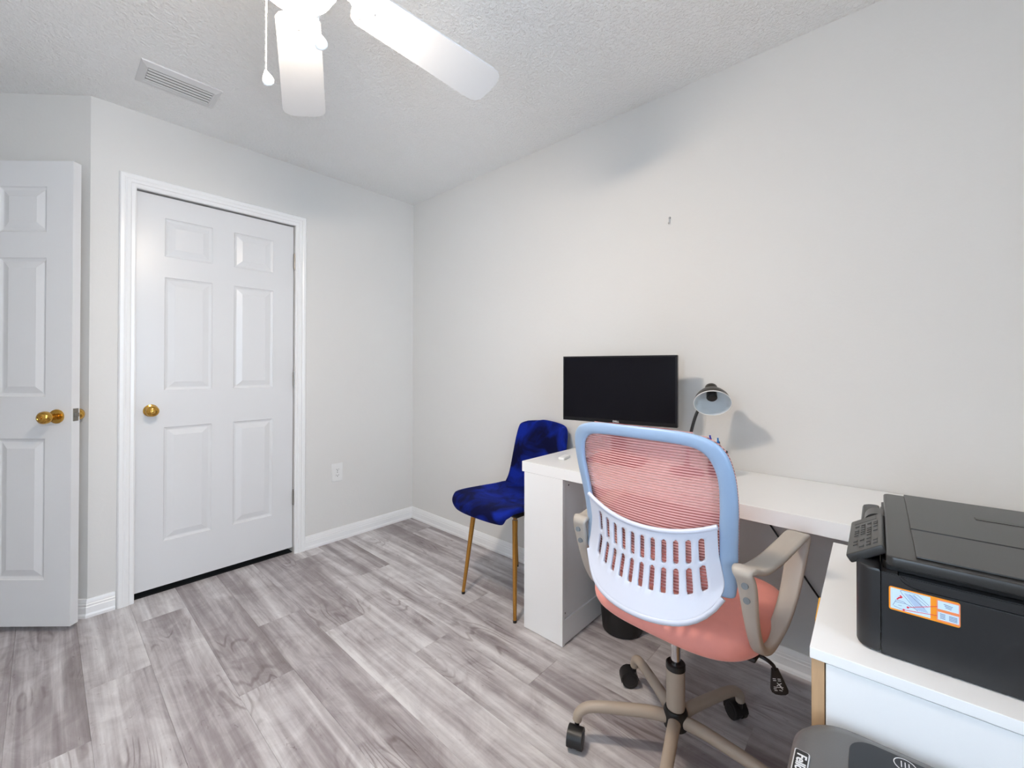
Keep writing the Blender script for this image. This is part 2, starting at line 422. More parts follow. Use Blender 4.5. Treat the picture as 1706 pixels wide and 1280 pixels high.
# ---- door casing
CP = [(0, -.002), (0, .010), (.006, .014), (.018, .013), (.022, .017), (.034, .0185), (.040, .016), (.046, .0185), (.058, .0185), (.0635, .013), (.0635, -.002)]
bm = BM(); rings = []
ix0, ix1, iz = .3035, 1.0555, 2.0565
for (x, z, dx, dz) in ((ix0, 0, -1, 0), (ix0, iz, -1, 1), (ix1, iz, 1, 1), (ix1, 0, 1, 0)):
    rings.append([Vector((x+dx*o, YF-d, z+dz*o)) for o, d in CP])
ring_loft(bm, rings)
struct(obj('trim_1', bm, M['trim'], smooth=20), 'white moulded casing around the closed door', 'door casing')
bm = BM(); a0, a1 = .735, .80
prism(bm, [P(a0), P(a1), P(a1, -.017), P(a0, -.017)], 0, 2.12)
struct(obj('trim_2', bm, M['trim'], smooth=0), 'white door casing at the hinge of the open door', 'door casing')

# ---- moulded six panel doors
def door_panel(bm, x0, x1, z0, z1):
    """raised and fielded panel; face plane y=0, into the door = +y"""
    steps = [(0, 0), (.004, .0045), (.012, .0075), (.016, .0080), (.020, .0070), (.040, .0018), (.044, .0006)]
    rings = [[Vector((x0+o, y, z0+o)), Vector((x1-o, y, z0+o)), Vector((x1-o, y, z1-o)), Vector((x0+o, y, z1-o))] for o, y in steps]
    vr = [[bm.verts.new(p) for p in rg] for rg in rings]
    for i in range(len(vr)-1):
        for j in range(4): bm.faces.new((vr[i][j], vr[i][(j+1) % 4], vr[i+1][(j+1) % 4], vr[i+1][j]))
    bm.faces.new(vr[-1])
def make_door(root, w, z0, z1, xs, zs, th=.035):
    bm = BM()
    gx = [0, xs[0][0], xs[0][1], xs[1][0], xs[1][1], w]
    gz = [z0]+[v for p in zs for v in p]+[z1]
    for i in range(5):
        for j in range(len(gz)-1):
            if i % 2 == 1 and j % 2 == 1: continue
            vs = [bm.verts.new(p) for p in ((gx[i], 0, gz[j]), (gx[i+1], 0, gz[j]), (gx[i+1], 0, gz[j+1]), (gx[i], 0, gz[j+1]))]
            bm.faces.new(vs)
    bmesh.ops.remove_doubles(bm, verts=bm.verts[:], dist=1e-5)
    f = [bm.verts.new(p) for p in ((0, .001, z0), (w, .001, z0), (w, .001, z1), (0, .001, z1))]
    b_ = [bm.verts.new(p) for p in ((0, th, z0), (w, th, z0), (w, th, z1), (0, th, z1))]
    for i in range(4): bm.faces.new((f[i], f[(i+1) % 4], b_[(i+1) % 4], b_[i]))
    bm.faces.new(b_[::-1])
    # close the 1 mm arris between the face and the sides
    e = [(0, 0, z0), (w, 0, z0), (w, 0, z1), (0, 0, z1)]; ev = [bm.verts.new(p) for p in e]
    for i in range(4): bm.faces.new((ev[i], ev[(i+1) % 4], f[(i+1) % 4], f[i]))
    obj('slab', bm, M['door'], root, smooth=0)
    for xa, xb in xs:
        for za, zb in zs:
            bm = BM(); door_panel(bm, xa, xb, za, zb); obj('door_panel', bm, M['door'], root, smooth=12)
def knob(root, x, z, side=-1, th=.035):
    """brass knob; side -1 = on the face y=0, +1 = on the back"""
    y0 = 0 if side < 0 else th
    mt = Matrix.Translation((x, y0, z)) @ Matrix.Rotation(R(90)*(1 if side < 0 else -1), 4, 'X')
    bm = BM(); lathe(bm, [(.0305, 0), (.0315, .003), (.030, .007), (.022, .010), (.014, .012), (.0125, .024), (.015, .030), (.0225, .036), (.0265, .045), (.0275, .053), (.0255, .062), (.019, .068), (.0115, .070), (.0105, .0685), (.006, .0685), (.0055, .071), (0, .0715)], 32, mt)
    o = obj('door_knob', bm, M['brass'], root, 40); o['label'] = 'polished brass knob'
def latch(root, x, z, dirx):
    bm = BM(); box(bm, x-.0006, x+.0012, .006, .029, z-.028, z+.028)
    p = obj('latch_plate', bm, M['nickel'], root, 0); p['label'] = 'dull metal latch plate'
    bm = BM(); bx = sorted((x, x+dirx*.011)); box(bm, bx[0], bx[1], .011, .024, z-.009, z+.009, .002); obj('latch_bolt', bm, M['nickel'], p)
# closed door
d1 = struct(thing('door_1', 'closed white six-panel door in the far wall', 'door', (.306, 2.815, 0)))
make_door(d1, .747, .033, 2.052, ((.112, .321), (.423, .632)), ((.262, .853), (1.045, 1.635), (1.742, 1.943)))
knob(d1, .060, .944)
for z in (1.832, 1.092, .350):
    bm = BM(); cyl(bm, (.7485, -.014, z-.045), (.7485, -.014, z+.045), .0068, n=12)
    cyl(bm, (.7485, -.014, z-.049), (.7485, -.014, z+.049), .0042, n=10)
    box(bm, .7472, .7495, -.008, .016, z-.044, z+.044)
    o = obj('hinge', bm, M['nickel'], d1); o['label'] = 'tarnished metal hinge'
bm = BM(); box(bm, -.0026, -.0006, -.014, .02, .916, .972); o = obj('strike_plate', bm, M['nickel'], d1, 0); o['label'] = 'dull metal strike plate'
# open door, folded back against the angled wall
ux, uy = -.680, .733
wd = .765
d2 = struct(thing('door_2', 'open white six-panel door folded against the angled wall', 'door', (.082+wd*ux, 2.688+wd*uy, 0), math.atan2(-uy, -ux)))
make_door(d2, wd, .026, 2.076, ((.116, .325), (.441, .650)), ((.229, .850), (1.035, 1.648), (1.762, 1.963)))
knob(d2, wd-.062, .948); knob(d2, wd-.062, .948, 1); latch(d2, wd, .954, 1)
for z in (1.85, 1.10, .30):
    bm = BM(); cyl(bm, (-.006, .039, z-.045), (-.006, .039, z+.045), .0055, n=12); box(bm, -.003, -.0005, .008, .036, z-.044, z+.044)
    o = obj('hinge', bm, M['nickel'], d2); o['label'] = 'tarnished metal hinge'

# ================================================================== CEILING FAN
HX, HY = .40, 1.075
fan = thing('ceiling_fan', 'white ceiling fan with a lit globe and pull chains', 'ceiling fan', (HX, HY, H))
bm = BM(); lathe(bm, [(.02, -.001), (.085, -.001), (.092, -.02), (.085, -.05), (.075, -.065), (.14, -.08), (.155, -.11), (.155, -.20), (.14, -.235), (.07, -.25), (.02, -.25)], 40)
obj('motor_housing', bm, M['fan'], fan)
bm = BM(); lathe(bm, [(.02, -.2505), (.066, -.2505), (.07, -.256), (.07, -.276), (.076, -.283), (.094, -.292), (.1005, -.304), (.1015, -.325), (.0990, -.325), (.0975, -.306), (.09, -.2955), (.055, -.2852), (.02, -.2850)], 36)
obj('switch_housing_shield', bm, M['fan'], fan)  # lower rim widened to shield ceiling and blades from the globe's light
bm = BM(); prof = [(.02, -.2870), (.050, -.2870), (.054, -.2905), (.068, -.2985), (.083, -.308), (.091, -.322), (.092, -.334)]
for k in range(1, 9): a = R(90*k/8); prof.append((.092*math.cos(a), -.334-.050*math.sin(a)))
lathe(bm, prof, 40); g = obj('globe', bm, M['globe'], fan); g['label'] = 'glowing white glass globe'
def blade_bm():
    bm = BM(); n = 22
    def hw(s):   # half width along the blade
        return .058+.014*s
    pts = []
    L0, L1 = .150, .612
    top = []
    for k in range(13):
        s = k/12; top.append((L0+.022+(L1-.045-L0-.022)*s, hw(s)))
    cap = []
    for k in range(1, 8):
        a = R(90-90*k/8); cap.append((L1-.045+.045*math.cos(a)**.8 if a else L1, .072*math.sin(a)**.55))
    root = [(L0, .030), (L0+.006, .047)]
    side = root+top+cap
    poly = side+[(L1, 0)]+[(x, -y) for x, y in reversed(side)]
    prism(bm, poly, -.003, .003, .0012)
    return bm
def iron_bm():
    bm = BM()
    prism(bm, [(.08, .018), (.14, .013), (.16, .03), (.19, .042), (.21, .03), (.222, 0), (.21, -.03), (.19, -.042), (.16, -.03), (.14, -.013), (.08, -.018)], .0032, .008, .001)
    return bm
BZ = -.29
blade0 = None; sub0 = None
for k in range(5):
    ang = R(66+72*k)
    if blade0 is None:
        b = obj('blade', blade_bm(), M['fan'], fan)
        i = obj('blade_iron', iron_bm(), M['fan'], b)
        bm = BM()
        for y in (-.035, 0.0, .035): lathe(bm, [(.0045, -.0030), (.0045, -.0046), (.003, -.0056), (0, -.0058)], 10, Matrix.Translation((.172 if y else .200, y, 0)))
        s = obj('screw_heads', bm, M['white_plastic'], b); s['kind'] = 'stuff'
        blade0, kids = b, [i, s]
    else:
        b = blade0.copy(); COL.objects.link(b)
        for c in kids: d = c.copy(); COL.objects.link(d); d.parent = b
    b.matrix_local = Matrix.Translation((0, 0, BZ)) @ Matrix.Rotation(ang, 4, 'Z') @ Matrix.Rotation(R(4.0), 4, 'Y') @ Matrix.Rotation(R(-11), 4, 'X')
for (px, py, zend) in ((.372-HX, 1.178-HY, 1.915-H), (.403-HX, .943-HY, 1.905-H)):
    bm = BM(); r0 = math.hypot(px, py); hx, hy = px/r0*.0705, py/r0*.0705
    cyl(bm, (hx, hy, -.268), (px*.98, py*.98, -.268), .0035, n=8); cyl(bm, (px, py, -.270), (px, py, zend+.10), .0011, n=6)
    z = -.277
    while z > zend:
        bmesh.ops.create_icosphere(bm, subdivisions=1, radius=.0021, matrix=Matrix.Translation((px, py, z))); z -= .0044
    ch = obj('pull_chain', bm, M['fan'], fan); ch['label'] = 'beaded pull chain'
    bm = BM(); mt = Matrix.Translation((px, py, zend)) @ Matrix.Rotation(R(-42), 4, 'Z') @ Matrix.Rotation(R(-14), 4, 'Y') @ Matrix.Diagonal((1, .45, 1, 1))
    lathe(bm, [(.0025, .004), (.004, 0), (.008, -.006), (.0125, -.015), (.0145, -.023), (.012, -.032), (.006, -.036), (0, -.037)], 18, mt)
    obj('chain_fob', bm, M['white_plastic'], ch)

# ================================================================== AIR VENT
vent = thing('air_vent', 'white slatted air vent in the ceiling above the door', 'vent', (.404, 2.389, H))
bm = BM(); xo, yo, xi, yi = .143, .097, .116, .058
for za, zb, a, b_ in ((-.010, 0, 0, 0),):
    rings = []
    for (x, y, z) in ((xo, yo, 0), (xo-.002, yo-.002, -.005), (xi+.006, yi+.006, -.012), (xi, yi, -.010), (xi, yi, -.001)):
        rings.append([Vector((sx*x, sy*y, z)) for sx, sy in ((1, 1), (-1, 1), (-1, -1), (1, -1))])
    ring_loft(bm, rings, cap0=False, cap1=False)
obj('vent_frame', bm, M['vent'], vent, 20)
bm = BM(); box(bm, -xi, xi, -yi, yi, -.0012, -.0002); o = obj('duct_shade_sheet', bm, M['ductdark'], vent, 0); o['label'] = 'dark sheet standing in for duct shade behind the slats'  # flat dark sheet in place of the shaded duct
for k in range(5):
    y = -yi+.0118+k*.0232
    bm = BM(); v = [(-xi+.001, y-.0052, -.0085), (xi-.001, y-.0052, -.0085), (xi-.001, y+.0052, -.0118), (-xi+.001, y+.0052, -.0118)]
    a = [bm.verts.new(p) for p in v]; c = [bm.verts.new((p[0], p[1]+.0008, p[2]+.0016)) for p in v]
    bm.faces.new(a); bm.faces.new(c[::-1])
    for i in range(4): bm.faces.new((a[i], a[(i+1) % 4], c[(i+1) % 4], c[i]))
    obj('slat', bm, M['vent'], vent, 0)

# ================================================================== OUTLET, HOOK
out = thing('power_outlet', 'white duplex power outlet on the far wall near the corner', 'outlet', (1.331, YF, .459))
bm = BM(); box(bm, -.037, .037, -.0055, -.0002, -.061, .061, .003); obj('face_plate', bm, M['white_plastic'], out)
for z in (-.0195, .0195):
    bm = BM(); prism(bm, rrect(.032, .028, .009), 0, .002)
    o = obj('receptacle', bm, M['white_plastic'], out, loc=(0, -.0055, z), rot=(R(90), 0, 0))
    bm = BM(); box(bm, -.008, -.0055, -.0002, .0004+.0018, -.002, .0075); box(bm, .0055, .008, -.0002, .0022, -.001, .0065)
    cyl(bm, (0, -.0075, 0), (0, -.0075, .0022), .0028, n=12)
    for v in bm.verts: pass
    s = obj('socket_slot', bm, M['ductdark'], o, 0); s.rotation_euler = (0, 0, 0)
bm = BM(); lathe(bm, [(.003, 0), (.0028, .001), (0, .0014)], 12, Matrix.Translation((0, -.0055, 0)) @ Matrix.Rotation(R(90), 4, 'X')); obj('screw', bm, M['nickel'], out)
bm = BM()
tube(bm, [(-.0003, 0, .016), (-.004, 0, .012), (-.005, 0, 0), (-.006, 0, -.012), (-.012, 0, -.017), (-.017, 0, -.012)], .0024, 8, 5)
lathe(bm, [(.0055, 0), (.0055, .002), (.003, .004), (0, .0045)], 14, Matrix.Translation((-.0003, 0, .013)) @ Matrix.Rotation(R(-90), 4, 'Y'))
hk = obj('picture_hook', bm, M['steel'], loc=(XR, .766, 1.847)); tag(hk, 'tiny shiny metal picture hook high on the right wall', 'hook')

# ================================================================== DESK
DT = .745; DF = 1.453
desk = thing('desk', 'long white laminate desk along the right wall', 'desk', (DF, 0, 0))
dw = XR-.004-DF
bm = BM(); box(bm, 0, dw, -.60, 1.25, DT-.046, DT, .0015); obj('desktop', bm, M['desk'], desk)
bm = BM(); box(bm, 0, .018, 1.026, 1.236, .002, DT-.0465, .001); obj('leg_front', bm, M['desk'], desk)
bm = BM(); box(bm, .0185, dw-.03, 1.034, 1.052, .105, DT-.0465); o = obj('side_panel', bm, M['desk'], desk, 0)
for (x, z) in ((.055, .665), (.03, .128)):
    bm = BM(); cyl(bm, (x, 1.0335, z), (x, 1.0341, z), .0035, n=12); obj('screw_hole', bm, M['dark'], o)
bm = BM(); box(bm, .0185, dw-.03, 1.214, 1.232, .002, DT-.0465); obj('side_panel', bm, M['desk'], desk, 0)
bm = BM(); box(bm, .0185, dw-.03, 1.028, 1.046, .004, .1045, .001); obj('kick_rail', bm, M['desk'], desk)
bm = BM(); box(bm, dw-.0295, dw-.017, 1.028, 1.232, .002, DT-.0465); obj('back_panel', bm, M['desk'], desk, 0)
bm = BM(); box(bm, .03, dw-.03, -.598, -.575, .002, DT-.0465); obj('side_panel', bm, M['desk'], desk, 0)

# ================================================================== CABINET
cab = thing('cabinet', 'white cabinet with oak side panels under the printer', 'cabinet', (.865, .106, 0), R(1.6))
CT = .6985; cw, cdp = .66, .562
bm = BM(); box(bm, 0, cdp, -cw, 0, CT-.018, CT, .0012); obj('cabinet_top', bm, M['desk'], cab)
for ya in (-.020, -cw+.002):
    bm = BM(); box(bm, .006, cdp-.004, ya, ya+.018, .002, CT-.0185, .001); o = obj('side_panel', bm, M['oak'], cab); o['label'] = 'light oak side panel'
for za, zb in ((.06, .372), (.376, CT-.0205)):
    bm = BM(); box(bm, .004, .022, -cw+.022, -.0215, za, zb, .0015); obj('drawer_front', bm, M['desk'], cab)
bm = BM(); box(bm, .03, cdp-.02, -cw+.021, -.021, .05, .058); box(bm, cdp-.018, cdp-.006, -cw+.021, -.021, .058, CT-.019); box(bm, .03, .046, -cw+.021, -.021, .002, .05)
obj('carcass', bm, M['desk'], cab, 0)
bm = BM(); box(bm, 0, .082, 0, .0075, -.016, .016, .002)
yt = obj('yellow_tag', bm, M['yellow'], loc=(1.058, .1127, .640), rot=(0, R(-8), R(1.6))); tag(yt, 'narrow yellow tag stuck to the side of the white cabinet', 'tag')

# ================================================================== PRINTER
PZ = CT+.0015
pr = thing('printer', 'black multifunction printer with a keypad on white cabinet', 'printer', (.921, .0, PZ), R(1.2))
# local x runs towards the wall, local y towards the keypad end
def rbox(bm, x0, x1, y0, y1, z0, z1, r, bev=.003, rs=(1, 1, 1, 1)):
    pts = []
    for i, (cx, cy, sx, sy, a0) in enumerate(((x1, y1, -1, -1, 0), (x0, y1, 1, -1, 90), (x0, y0, 1, 1, 180), (x1, y0, -1, 1, 270))):
        rr = r*rs[i]
        if rr < 1e-4: pts.append((cx, cy)); continue
        for k in range(7):
            a = R(a0+15*k); pts.append((cx+sx*rr+rr*math.cos(a), cy+sy*rr+rr*math.sin(a)))
    prism(bm, pts, z0, z1, bev)
def xprism(bm, poly, x0, x1, bev=.0015):
    a = [bm.verts.new((x0, y, z)) for y, z in poly]; c = [bm.verts.new((x1, y, z)) for y, z in poly]; n = len(poly)
    f0 = bm.faces.new(a); bm.faces.new(c[::-1])
    for i in range(n): bm.faces.new((a[i], a[(i+1) % n], c[(i+1) % n], c[i]))
    if bev: bmesh.ops.bevel(bm, geom=list(f0.edges), offset=bev, segments=2, affect='EDGES')
bm = BM(); poly = [(-.26, 0), (.0158, 0), (.0158, .134), (-.0045, .1345)]
for k in range(7): a = R(90*k/6); poly.append((-.0265+.022*math.cos(a), .1335-.016*math.sin(a)))
poly += [(-.26, .1175)]
xprism(bm, poly, 0, .43); obj('lower_case', bm, M['printer'], pr, 30)
bm = BM(); rbox(bm, .0005, .43, .0168, .048, .0, .138, .022, .006, (1, 1, 0, 0)); obj('end_cap', bm, M['printer'], pr)
# scanner unit: front edge dips behind a curved shoulder at the keypad end
bm = BM(); poly = [(-.26, .1190), (-.0265, .1190)]
for k in range(7): a = R(90*k/6); poly.append((-.0265+.0205*math.sin(a), .1335-.0145*math.cos(a)))
poly += [(-.006, .134), (-.26, .134)]
xprism(bm, poly, .0005, .43)
obj('scanner_unit', bm, M['printer'], pr, 30)
bm = BM(); rbox(bm, .016, .425, -.255, .014, .1343, .1475, .006, .001); obj('scanner_bed', bm, M['printer_key'], pr)
# lid with raised document feeder cover
bm = BM(); rbox(bm, -.012, .44, -.262, .010, .149, .166, .010, .004); lid = obj('scanner_lid', bm, M['printer_lid'], pr)
bm = BM(); box(bm, .004, .155, -.2615, -.026, .1662, .1695, .0012); box(bm, .157, .315, -.2615, -.026, .1662, .1705, .0012); box(bm, .317, .438, -.2615, -.026, .1662, .1695, .0012)
obj('feeder_cover', bm, M['printer_lid'], lid)
bm = BM(); box(bm, .300, .3165, -.20, -.125, .1700, .1712); obj('tray_slot', bm, M['printer_key'], lid, 0)
# tilted keypad
kp = Matrix.Translation((.135, .0375, .1505)) @ Matrix.Rotation(R(-33), 4, 'X')
def kbox(bm, x0, x1, y0, y1, z0, z1, bev=0):
    vs0 = set(bm.verts); box(bm, x0, x1, y0, y1, z0, z1, bev)
    for v in bm.verts:
        if v not in vs0: v.co = kp @ v.co
bm = BM(); kbox(bm, -.105, .105, -.029, .029, -.012, .003, .003)
pad = obj('control_panel', bm, M['printer_lid'], pr)
bm = BM(); kbox(bm, .070, .098, -.020, .020, .0026, .0034); obj('display', bm, M['printer_key'], pad, 0)
keys = []
for cxk in (-.082, -.064, -.046, -.022, -.008, .006, .020, .036, .050):
    for cyk in (-.019, -.008, .003, .014):
        if random.random() < .16: continue
        keys.append((cxk+random.uniform(-.001, .001), cyk))
bm = BM(); kbox(bm, -.0045, .0045, -.0036, .0036, 0, .0016, .0006)
kb0 = obj('key', bm, M['printer_key'], pad)
inv = kp.inverted()
first = True
for (cxk, cyk) in keys:
    o = kb0 if first else kb0.copy()
    if not first: COL.objects.link(o)
    first = False
    o.matrix_local = kp @ Matrix.Translation((cxk, cyk, .0028)) @ inv
bm = BM()
for (cxk, cyk) in keys:
    kbox(bm, cxk-.0056, cxk-.0050, cyk-.003, cyk+.003, .0029, .0032)
o = obj('key_legend', bm, M['keyprint'], pad, 0); o['kind'] = 'stuff'
bm = BM()   # hinge bump at the far end of the keypad
cyl(bm, (.245, .020, .142), (.295, .020, .142), .022, n=24); o = obj('hinge_cover', bm, M['printer_lid'], pr)
# sticker
sy0, sy1, sz0, sz1 = -.0735, .0065, .0775, .1145
SX = -.0008
def flat(bm, y0, y1, z0, z1, lev): box(bm, SX-.0002-.00012*lev, SX+.0001-.00012*lev+.0001, y0, y1, z0, z1)
def line(bm, p, q, w, lev):
    p, q = Vector((0, *p)), Vector((0, *q)); d = (q-p).normalized(); nn = Vector((0, -d.z, d.y))*w/2; x = SX-.0002-.00012*lev
    vs = [bm.verts.new(v) for v in ((x, *(p+nn).yz), (x, *(q+nn).yz), (x, *(q-nn).yz), (x, *(p-nn).yz))]
    vs2 = [bm.verts.new(v.co+Vector((.0001, 0, 0))) for v in vs]
    bm.faces.new(vs); bm.faces.new(vs2[::-1])
    for i in range(4): bm.faces.new((vs[i], vs2[i], vs2[(i+1) % 4], vs[(i+1) % 4]))
bm = BM(); pts = rrect(sy1-sy0, sz1-sz0, .003, 4, (sy0+sy1)/2, (sz0+sz1)/2)
a = [bm.verts.new((SX-.0002, y, z)) for y, z in pts]; c = [bm.verts.new((SX+.0007, y, z)) for y, z in pts]
bm.faces.new(a); bm.faces.new(c[::-1])
for i in range(len(a)): bm.faces.new((a[i], a[(i+1) % len(a)], c[(i+1) % len(a)], c[i]))
stk = obj('sticker', bm, M['sticker_orange'], pr, 0); stk['label'] = 'orange instruction sticker with line drawings'
U = lambda u, v: (sy1-u*(sy1-sy0), sz1-v*(sz1-sz0))     # sticker coordinates, u to the right, v down
def rect(bm, u0, v0, u1, v1, lev): (a, b), (c, d) = U(u0, v0), U(u1, v1); flat(bm, c, a, d, b, lev)
bm = BM(); rect(bm, .025, .05, .60, .93, 1); rect(bm, .70, .10, .98, .44, 2); rect(bm, .70, .56, .98, .88, 2); obj('sticker_picture', bm, M['sticker_blue'], stk, 0)
bm = BM()
for (u0, v0, u1, v1) in ((.69, .07, .99, .47), (.69, .53, .99, .91)):
    for a, b in (((u0, v0), (u1, v0)), ((u1, v0), (u1, v1)), ((u1, v1), (u0, v1)), ((u0, v1), (u0, v0))): line(bm, U(*a), U(*b), .0008, 3)
obj('sticker_border', bm, M['sticker_pink'], stk, 0)
bm = BM(); line(bm, U(.28, .73), U(.69, .36), .0008, 4); line(bm, U(.22, .88), U(.69, .74), .0008, 4)
line(bm, U(.12, .50), U(.155, .40), .0018, 4); line(bm, U(.15, .41), U(.19, .37), .0022, 4); line(bm, U(.165, .30), U(.20, .37), .0018, 4)
for p in ((.28, .73), (.22, .88)): rect(bm, p[0]-.015, p[1]-.035, p[0]+.015, p[1]+.035, 5)
obj('sticker_arrow', bm, M['sticker_red'], stk, 0)
bm = BM()
seg = [((.17, .10), (.20, .06)), ((.20, .06), (.42, .10)), ((.42, .10), (.58, .42)), ((.17, .10), (.20, .22)), ((.20, .22), (.42, .78)), ((.06, .80), (.09, .62)), ((.09, .62), (.25, .60)), ((.10, .62), (.10, .54)), ((.10, .54), (.22, .54)), ((.22, .54), (.25, .60)), ((.25, .60), (.40, .72)), ((.07, .82), (.20, .88)), ((.30, .16), (.52, .60)), ((.36, .14), (.56, .50)), ((.14, .74), (.19, .74))]
for a, b in seg: line(bm, U(*a), U(*b), .0005, 3)
for k in range(3): line(bm, U(.78+.012*k, .20+.06*k), U(.90-.01*k, .24+.06*k), .0008, 4)
for k in range(4): line(bm, U(.73, .62+.06*k), U(.80, .63+.06*k), .0008, 4); line(bm, U(.85, .64+.055*k), U(.96, .65+.055*k), .0008, 4)
o = obj('sticker_drawing', bm, M['ink'], stk, 0)
bm = BM()
for k in range(6): line(bm, U(.235+.026*k, .16), U(.43+.026*k, .74), .0014, 2)
obj('sticker_shading', bm, M['inklight'], stk, 0)

# ================================================================== SHREDDER
SZ = .605
sh = thing('shredder', 'grey paper shredder with a dark top standing before white cabinet', 'shredder', (.66, -.03, 0), R(1.5))
def srnd(x0, x1, y0, y1, rr, n=8):
    pts = []
    for (cx, cy, sx, sy, a0, r) in ((x1, y1, -1, -1, 0, rr[0]), (x0, y1, 1, -1, 90, rr[1]), (x0, y0, 1, 1, 180, rr[2]), (x1, y0, -1, 1, 270, rr[3])):
        for k in range(n+1): a = R(a0+90*k/n); pts.append((cx+sx*r+r*math.cos(a), cy+sy*r+r*math.sin(a)))
    return pts
bm = BM(); prism(bm, srnd(-.20, .180, -.14, .122, (.05, .05, .03, .03)), .03, .44, .006); obj('waste_bin', bm, M['shred_dark'], sh)
bm = BM()
rings = []
for ins, z in ((.006, .442), (0, .455), (0, .575), (.003, .592), (.012, .602), (.022, .605), (.03, .606)):
    rings.append([Vector((x, y, z)) for x, y in srnd(-.215+ins, .198-ins, -.155+ins, .146-ins, (.075-ins, .075-ins, .04, .04), 10)])
ring_loft(bm, rings); hd = obj('shredder_head', bm, M['shredder'], sh, 50)
bm = BM(); prism(bm, srnd(-.17, .170, -.13, .076, (.03, .03, .015, .015)), .6045, .6075, .001); ins = obj('control_inset', bm, M['shred_dark'], hd)
bm = BM(); box(bm, -.13, .10, -.035, -.022, .6077, .6082); obj('paper_slot', bm, M['dark'], ins, 0)
bm = BM(); prism(bm, srnd(.075, .105, .022, .050, (.006,)*4, 4), .6077, .6095, .0006); o = obj('power_button', bm, M['pen_light'], ins)
o.data.materials[0] = mat('button_grey_blue', (.09, .13, .16), .3, var=.05)
bm = BM()
mt = Matrix.Translation((.155, .015, .6077))
rg = [[mt @ Vector((r*math.cos(2*PI*k/28), r*math.sin(2*PI*k/28), z)) for k in range(28)] for r, z in ((.0115, 0), (.0115, .0004), (.0125, .0004), (.0125, 0))]
ring_loft(bm, rg, cap0=False, cap1=False, close_v=True)
for d in (-.004, 0, .004):
    vs0 = set(bm.verts); box(bm, .149, .161, .0145+d, .0155+d, .6077, .6081)
obj('safety_symbol', bm, M['whiteprint'], ins, 0)
# badge with the maker's lettering, read from the far end
bm = BM(); prism(bm, rrect(.078, .0185, .003, 3, .049, .1275), .6058, .6085, .0005)
bd = obj('badge', bm, M['silver'], hd, 30); bd['label'] = 'black nameplate with a silver rim'
bm = BM(); prism(bm, rrect(.0745, .0155, .0025, 3, .049, .1275), .6086, .6091); obj('badge_field', bm, M['logo_bg'], bd, 0)
text('badge_lettering', 'Fellowes', .0165, M['whiteprint'], bd, Matrix.Translation((.0495, .1275, .6094)) @ Matrix.Rotation(PI, 4, 'Z'), .0003, .0003, 1.02)

# ================================================================== MONITOR
mon = thing('monitor', 'black widescreen monitor standing on the white desk', 'monitor', (1.7255, .927, DT+.0008), math.atan2(-.155, -.988)+PI)
# local +x is away from the viewer (towards the wall); local y left/right
mw, mh, mz0 = .524, .304, .1715
bm = BM(); box(bm, 0, .022, -mw/2, mw/2, mz0, mz0+mh, .002); box(bm, .022, .05, -.17, .17, mz0+.05, mz0+mh-.05, .008)
hs = obj('housing', bm, M['bezel'], mon)
bm = BM()
def bar(y0, y1, z0, z1): box(bm, -.003, .001, y0, y1, z0, z1, .0006, 1)
bar(-mw/2, mw/2, mz0, mz0+.0165); bar(-mw/2, mw/2, mz0+mh-.0075, mz0+mh); bar(-mw/2, -mw/2+.0075, mz0+.0165, mz0+mh-.0075); bar(mw/2-.0075, mw/2, mz0+.0165, mz0+mh-.0075)
bz = obj('bezel', bm, M['bezel'], mon)
bm = BM(); box(bm, -.0012, -.0002, -mw/2+.007, mw/2-.007, mz0+.016, mz0+mh-.007); obj('screen', bm, M['screen'], mon, 0)
text('lettering', 'DELL', .0112, M['silver'], bz, Matrix.Translation((-.0032, 0, mz0+.0083)) @ Matrix.Rotation(R(-90), 4, 'Z') @ Matrix.Rotation(R(90), 4, 'X'), .0002, .0004, 1.15)
bm = BM(); box(bm, .024, .048, -.035, .035, .012, mz0+.16, .006); obj('stand_neck', bm, M['bezel'], mon)
bm = BM(); prism(bm, rrect(.18, .24, .02, 5, .02, 0), 0, .011, .002); obj('stand_base', bm, M['bezel'], mon)

# ================================================================== DESK LAMP
LX, LY, LZ = 1.715, .515, 1.032
lamp = thing('desk_lamp', 'black gooseneck desk lamp with a white inner shade', 'lamp', (1.735, .618, DT+.0008))
lb = Vector((1.735, .618, DT+.0008))
bm = BM(); lathe(bm, [(0, 0), (.065, 0), (.066, .006), (.058, .015), (.03, .022), (.012, .027), (.010, .045), (0, .045)], 32); obj('base', bm, M['bronze'], lamp)
ax = Vector((-.71, -.27, -.65)).normalized()                      # the way the shade opens
ctr = Vector((LX, LY, LZ))-lb
q = ax.to_track_quat('Z', 'Y').to_matrix().to_4x4(); mt = Matrix.Translation(ctr) @ q
RR = .066
out_p = [(.0, -.098), (.014, -.097), (.022, -.090), (.024, -.078), (.024, -.062), (.035, -.055), (.050, -.041), (.060, -.024), (.0648, -.008), (RR, 0)]
in_p = [(RR-.0015, 0), (.0623, -.008), (.0575, -.024), (.048, -.0395), (.033, -.0525), (.020, -.0545), (0, -.0545)]
bm = BM(); lathe(bm, out_p+[(RR-.0008, .0004)], 40, mt)
bmesh.ops.delete(bm, geom=[f for f in bm.faces if len(f.verts) > 30 and (mt.inverted() @ f.calc_center_median()).z > -.02], context='FACES')
shd = obj('lamp_shade', bm, M['bronze'], lamp, 40)
bm = BM(); lathe(bm, in_p, 40, mt)
bmesh.ops.delete(bm, geom=[f for f in bm.faces if len(f.verts) > 30 and (mt.inverted() @ f.calc_center_median()).z > -.02], context='FACES')
o = obj('shade_lining', bm, M['lampwhite'], shd, 40); o['label'] = 'white inside of the shade'
